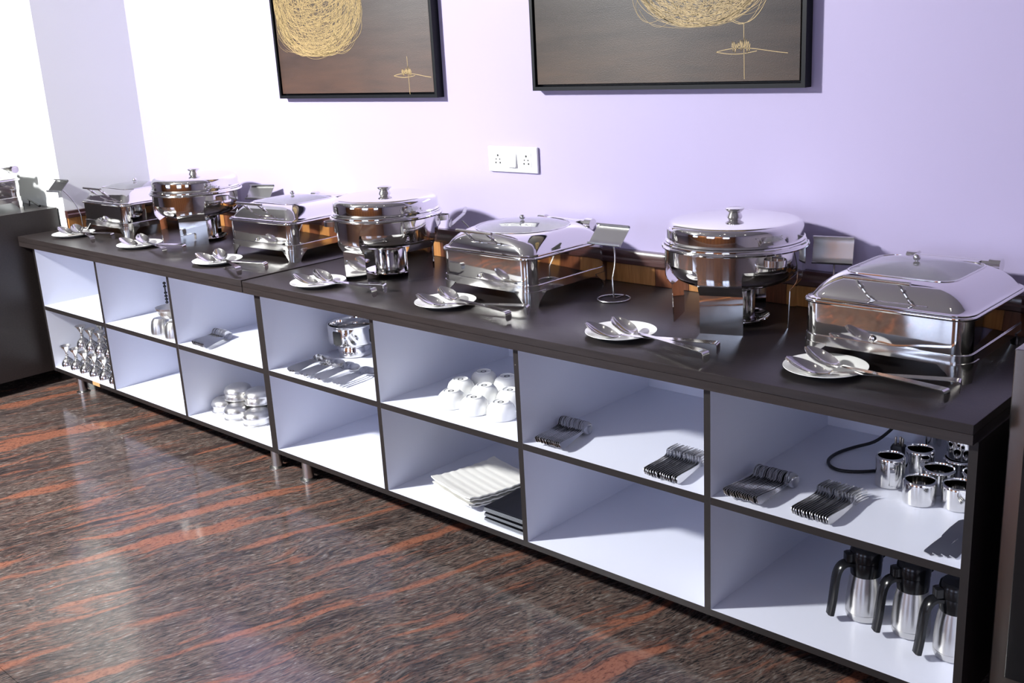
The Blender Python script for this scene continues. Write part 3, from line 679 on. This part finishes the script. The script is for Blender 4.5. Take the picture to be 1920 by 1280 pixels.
# ---------------------------------------------------------------- white bowls
bowl_me = MB().lathe([(.0485, 0), (.0500, .0012), (.0498, .012), (.0475, .027), (.0425, .040), (.0345, .0485), (.0285, .0515), (.0272, .0545), (.0250, .0548), (.0240, .0525), (0, .052), (0, .0495), (.03, .046), (.0385, .038), (.0445, .027), (.0478, .012), (.0485, 0)], 48).mesh('soup_bowl', PORC)
stamp_me = MB().lathe([(.006, .0522), (.0105, .0522)], 20).mesh('maker_mark', HOLE)
bowls = [(.919, .120, 'front row, nearest the empty bay'), (1.029, .118, 'middle of the front row'), (1.139, .132, 'front row, beside the divider'),
         (.855, .228, 'second row, nearest the empty bay'), (.971, .227, 'middle of the second row'), (1.080, .240, 'second row, beside the divider'), (.860, .338, 'back row, nearest the empty bay'), (.968, .345, 'back row, beside the divider')]
for x, y, nm in bowls:
    o = tag(obj('soup_bowl', bowl_me, None, (x, y, ZS+.0005)), 'upturned white porcelain bowl in the ' + nm, 'bowl', 'upturned white bowls')
    obj('maker_mark', stamp_me, o, (0, 0, .0001))

# ---------------------------------------------------------------- plates in the lower bay
def wavy_plate(ph):
    n_, m_ = 26, 17; g = []
    for i in range(n_):
        row_ = []
        for j in range(m_):
            u, v = i/(n_-1)*2-1, j/(m_-1)*2-1
            x = .126*v; y = .135*u
            z = .009*(abs(u)**3 + .5*abs(v)**4) + .0013*math.sin(u*26+ph+.6*v)
            row_.append((x + .0018*math.sin(u*13+ph)*abs(v), y + .0015*math.sin(v*9+ph)*abs(u), z))
        g.append(row_)
    return MB().sheet(g, .0045).mesh('rectangular_plate', PORCC, 60)
for k, nm in enumerate(('lowest', 'second from the bottom', 'third from the bottom', 'topmost')):
    tag(obj('rectangular_plate', wavy_plate(k*1.7), None, (.962+.003*math.sin(k*2), .205+.004*math.cos(k*3), ZB+.0045+.0112*k), (0, 0, math.radians(-13+1.5*math.sin(k*5)))),
        'wavy cream white rectangular plate, %s of its stack beside the black trays' % nm, 'plate', 'cream rectangular plates')
def tray_mesh():
    mb = MB(); rings = [rrect(.150, .23, .004, .0), rrect(.176, .258, .006, .0045), rrect(.184, .266, .006, .0048), rrect(.185, .267, .006, .0066), rrect(.176, .258, .006, .0066), rrect(.150, .232, .004, .0022)]
    mb.loft(rings[:3], True, False); mb.loft(rings[2:4], mi=1); mb.loft(rings[3:], False, True)
    return mb.mesh('black_tray', [BLACKM, BLACKRIM])
tray_me = tray_mesh()
z = ZB+.0002
for b_, (cnt, dx, dy, nm) in enumerate(((4, .004, -.004, 'lowest'), (4, .0, .0, 'middle'), (6, -.008, .004, 'topmost'))):
    for k in range(cnt):
        tag(obj('black_tray', tray_me, None, (1.228+dx+.0006*k, .158+dy, z), (0, 0, math.radians(-1.5+b_))), 'black rectangular tray, %s from the bottom in the %s of three bundles' % (ORD[k], nm), 'tray', 'black trays, %s bundle' % nm)
        z += .0024 if k < cnt-1 else .0076
small_me = MB().lathe([(0, 0), (.045, 0), (.078, .008), (.08, .009), (.08, .0105), (.076, .0105), (.045, .003), (0, .003)], 48).mesh('saucer', PORC)
for k in range(5):
    tag(obj('saucer', small_me, None, (1.005+.002*k, .50, ZB+.0002+.0085*k)), 'white saucer, %s from the bottom of the stack behind the cream plates' % ORD[k], 'saucer', 'saucers behind the plates')

# ---------------------------------------------------------------- steel cups, flask, plug cable
def cup(h, r): return MB().lathe([(0, 0), (r-.004, 0), (r-.001, .002), (r, .006), (r, h-.008), (r-.0005, h-.004), (r-.003, h-.0008), (r-.0055, h-.0005), (r-.0065, h-.003), (r-.007, h-.008), (r-.007, .004), (0, .004)], 40).mesh('steel_cup', STEEL)
tallcup, shortcup = cup(.084, .0375), cup(.062, .041)
handle_me = MB().sheet([[(x_, y_, z_) for x_ in (-.006, .006)] for y_, z_ in ((-.037, .058), (-.046, .060), (-.053, .054), (-.0545, .035), (-.052, .018), (-.045, .013), (-.037, .014))], .0014).mesh('cup_handle', STEEL)
cups = [(2.350, .342, 0, tallcup, 'tall steel mug in front of the black plug'), (2.392, .430, 0, tallcup, 'tall steel mug behind the foremost tall mug'),
        (2.453, .285, 0, shortcup, 'short steel cup in front, next to the tall mug'), (2.540, .312, 0, shortcup, 'short steel cup in front, partly hidden by the side panel'),
        (2.462, .382, 0, shortcup, 'short steel cup in the middle of the cup cluster'), (2.552, .410, 0, shortcup, 'short steel cup in the middle row beside the side panel'),
        (2.478, .478, 0, shortcup, 'short steel cup in the back row carrying another cup'), (2.575, .500, 0, shortcup, 'short steel cup in the back corner by the side panel'),
        (2.484, .482, .0625, shortcup, 'short steel cup stacked on top of the back row')]
for x, y, dz, me, lb in cups:
    o = tag(obj('steel_cup', me, None, (x, y, ZS+.0004+dz)), lb, 'cup', 'steel cups')
    if me is tallcup: obj('cup_handle', handle_me, o, (0, 0, 0), (0, 0, math.radians(30)))
tag(obj('steel_flask', MB().lathe([(0, 0), (.032, 0), (.034, .004), (.034, .125), (.031, .135), (.026, .14), (0, .14)], 36).mesh('steel_flask', STEEL2), None, (2.375, .585, ZS+.0004)), 'tall narrow steel flask at the back behind the steel cups', 'flask')
pth = [(2.253, .615, .520), (2.235, .590, .492), (2.208, .56, .466), (2.170, .52, .4545), (2.150, .46, .4535), (2.150, .40, .4535), (2.172, .360, .4535), (2.205, .344, .4535), (2.243, .356, .4535), (2.285, .392, .4535), (2.303, .43, .4535), (2.30, .48, .4545), (2.288, .515, .456)]
def smooth(p, k=4):
    out = []; n_ = len(p); P_ = [Vector(q) for q in p]
    for i in range(n_-1):
        a, b, c, d = P_[max(i-1, 0)], P_[i], P_[i+1], P_[min(i+2, n_-1)]
        for j in range(k):
            t = j/k; out.append(.5*((2*b) + (c-a)*t + (2*a-5*b+4*c-d)*t*t + (3*b-a-3*c+d)*t**3))
    return out + [P_[-1]]
t_ = thing('power_cable', 'black power cable with plug curling behind the tall steel mug', 'cable', (0, 0, 0))
obj('wire', MB().tube(smooth(pth), .0046, 10).mesh('wire', RUBBER), t_)
pl = obj('plug', MB().loft([rrect(.030, .024, .006, .449), rrect(.040, .030, .008, .452), rrect(.042, .032, .009, .472), rrect(.034, .026, .008, .480)], True, True, M=Matrix.Translation((2.287, .545, 0))).mesh('plug', RUBBER), t_)
for hx, hy, hr in ((-.010, 0, .0034), (.010, 0, .0034), (0, .008, .004)):
    obj('pin', MB().lathe([(0, 0), (hr, 0), (hr, .02), (hr*.6, .0225), (0, .0225)], 12).mesh('pin', mat('brass_pin', (.55, .5, .42), .3, 1.0)), pl, (2.287+hx, .545+hy, .4795))

# ---------------------------------------------------------------- carafes
def carafe(label, x, y, rz_):
    t_ = thing('carafe', label, 'carafe', (x, y, ZB+.0004), rz_, 'coffee carafes')
    obj('body', MB().lathe([(0, .001), (.040, .001), (.045, .004), (.0475, .012), (.0482, .022), (.0474, .0225), (.0480, .0232), (.0478, .045), (.0455, .08), (.0405, .112), (.037, .128), (0, .128)], 44).mesh('carafe_body', SATIN), t_)
    obj('collar', MB().lathe([(.034, .126), (.0385, .1265), (.0395, .135), (.0405, .158), (.0395, .165), (0, .165)], 40).mesh('collar', BLACKP), t_)
    ld = obj('lid', MB().lathe([(.0385, .1655), (.0415, .167), (.042, .185), (.0395, .198), (.033, .204), (0, .206)], 40).mesh('carafe_lid', BLACKP), t_)
    obj('spout', MB().loft([[(.030, -.016, .166), (.030, .016, .166), (.030, .016, .19), (.030, -.016, .19)], [(.054, -.006, .176), (.054, .006, .176), (.054, .006, .19), (.054, -.006, .19)]], True, True).mesh('spout', BLACKP), ld)
    obj('thumb_lever', MB().bbox(-.058, -.030, -.013, .013, .164, .192, .005).mesh('thumb_lever', BLACKP), ld)
    # strap handle towards -x, open at the bottom
    p = smooth([(-.032, 0, .156), (-.052, 0, .160), (-.068, 0, .152), (-.078, 0, .130), (-.083, 0, .09), (-.087, 0, .05), (-.092, 0, .016)], 3)
    rings = []
    for i, q in enumerate(p):
        a = p[max(i-1, 0)]; b = p[min(i+1, len(p)-1)]; tt = (b-a).normalized(); nn = Vector((-tt.z, 0, tt.x))
        u = i/(len(p)-1); hw = .0145 + .002*math.sin(PI*u); th = .0085
        rings.append([tuple(q + Vector((0, sy*hw, 0)) + nn*sn*th) for sy, sn in ((-1, -.5), (-.6, -1), (.6, -1), (1, -.5), (1, .5), (.6, 1), (-.6, 1), (-1, .5))])
    obj('handle', MB().loft(rings, True, True).mesh('carafe_handle', BLACKP), t_)
carafe('steel and black carafe standing farthest from the side panel', 2.352, .215, math.radians(48))
carafe('steel and black carafe in the middle of three', 2.478, .212, math.radians(48))
carafe('steel and black carafe half hidden by the side panel', 2.600, .175, math.radians(48))

# ---------------------------------------------------------------- steel bowls, beakers, goblets, stove ring
sbp = [(.062, .0), (.0705, .0008), (.0705, .003), (.0665, .006), (.0655, .012), (.0665, .026), (.0700, .031), (.0695, .036), (.062, .049), (.048, .058), (.02, .0595), (0, .0595), (0, .057), (.045, .055), (.058, .047), (.064, .034), (.062, .012), (.062, 0)]
sb = MB().lathe([(r_*.89, z_) for r_, z_ in sbp], 44).mesh('steel_bowl', SATIN)
for x, y, dz, lb in ((-.452, .128, 0, 'upturned steel bowl in front, carrying another bowl'), (-.583, .148, 0, 'upturned steel bowl nearest the empty bay'), (-.318, .135, 0, 'upturned steel bowl in front, cut off by the side panel'),
                     (-.385, .258, 0, 'upturned steel bowl in the back row behind the others'), (-.520, .275, 0, 'upturned steel bowl in the back corner'), (-.522, .182, .060, 'upturned steel bowl on top of the front bowls'), (-.395, .200, .060, 'upturned steel bowl on top, in shade near the side panel')):
    tag(obj('steel_bowl', sb, None, (x, y, ZB+.0004+dz)), lb, 'bowl', 'upturned steel bowls')
bk = MB().lathe([(.044, 0), (.0465, .0008), (.0465, .004), (.0455, .012), (.043, .035), (.037, .058), (.028, .070), (0, .072), (0, .070), (.026, .067), (.0345, .057), (.041, .034), (.044, 0)], 40).mesh('steel_beaker', SATIN)
tag(obj('steel_beaker', bk, None, (-.895, .060, ZS+.0004)), 'upturned brushed steel beaker, the larger looking of two', 'beaker', 'upturned beakers')
tag(obj('steel_beaker', bk, None, (-.775, .060, ZS+.0004)), 'upturned brushed steel beaker right behind the divider edge', 'beaker', 'upturned beakers')
fb = MB().lathe([(0, 0), (.030, 0), (.040, .006), (.052, .026), (.057, .040), (.0615, .043), (.0625, .052), (.0605, .052), (.0555, .043), (.050, .027), (.038, .009), (0, .004)], 44).mesh('flared_steel_bowl', SATIN)
tag(obj('flared_bowl', fb, None, (-.838, .085, ZS+.073)), 'flared steel bowl resting on two upturned beakers', 'bowl')
# inverted goblets
gp = [(.0315, 0), (.0335, .0008), (.0338, .010), (.0315, .023), (.0250, .036), (.0145, .046), (.0082, .051), (.0068, .056), (.0090, .0590), (.0090, .062), (.0065, .0650), (.0065, .072), (.0105, .082), (.0175, .0935), (.0265, .1060), (.0290, .1105), (.0278, .1115), (.0155, .0955), (.005, .086), (0, .085)]
gm = MB().lathe(gp, 30).mesh('steel_goblet', STEEL2)
gob = []
for i in range(6): gob.append((-1.918+.1025*i, .052, 0, 'front row'))
for i in range(5): gob.append((-1.868+.1025*i, .130, 0, 'second row'))
for i in range(5): gob.append((-1.83+.1025*i, .215, 0, 'third row'))
for x, y in ((-1.805, .098), (-1.700, .096), (-1.600, .094), (-1.500, .094), (-1.405, .094)): gob.append((x, y, .1122, 'upper layer in front'))
for x, y in ((-1.755, .180), (-1.65, .178), (-1.548, .178), (-1.445, .178)): gob.append((x, y, .1122, 'upper layer at the back'))
cnt_ = {}
for x, y, dz, g_ in gob:
    k = cnt_.get(g_, 0); cnt_[g_] = k + 1
    tag(obj('steel_goblet', gm, None, (x, y, ZB+.0004+dz), (0, 0, random.random())), 'upturned steel goblet, %s from the end panel in the %s' % (ORD[k], g_), 'goblet', 'goblets, ' + g_)
# dark notched strip
mb = MB()
for k in range(9):
    if k == 6: continue
    mb.lathe([(.003, .016*k), (.0075, .016*k+.002), (.0075, .016*k+.009), (.003, .016*k+.011)], 12)
mb.lathe([(0, 0), (.0035, 0), (.0035, .14), (0, .14)], 10)
tag(obj('coiled_strip', mb.mesh('coiled_strip', RUBBER), None, (-1.262, .302, ZS+.005)), 'narrow black notched strip upright in the shade of the beaker bay', 'strip')
# stove ring: wide ring with cut-outs standing on a smaller base
t_ = thing('stove_ring', 'shiny round steel burner stand with black openings behind the spoon bundles', 'burner stand', (.137, .335, ZS+.0004), math.radians(-40))
obj('base', MB().lathe([(0, 0), (.062, 0), (.066, .003), (.066, .036), (.062, .044), (.078, .050), (0, .050)], 48).mesh('stand_base', STEEL), t_)
rg = obj('ring', MB().lathe([(.072, .048), (.088, .051), (.098, .059), (.1005, .070), (.1005, .126), (.105, .130), (.106, .134), (.103, .136), (.095, .133), (.093, .126), (.093, .064), (.07, .056), (0, .056)], 64).mesh('ring', STEEL), t_)
for a in (-38, 52, 142, 232):
    a = math.radians(a); am = .20; g = []
    for z_ in (.064, .068, .114, .118):
        aa = am if .066 < z_ < .116 else am*.82
        g.append([(.1011*math.cos(a+aa*(2*j/8-1)), .1011*math.sin(a+aa*(2*j/8-1)), z_) for j in range(9)])
    obj('opening', MB().sheet(g, .001).mesh('opening', DARKIN), rg)['label'] = 'black opening'
    for z_ in (.074, .092, .110):
        b_ = a + .36
        obj('vent_hole', MB().lathe([(0, 0), (.0026, 0), (.0026, .001), (0, .001)], 10, Matrix.Translation((.1007*math.cos(b_), .1007*math.sin(b_), z_)) @ Matrix.Rotation(b_, 4, 'Z') @ Matrix.Rotation(PI/2, 4, 'Y')).mesh('vent_hole', HOLE), rg)
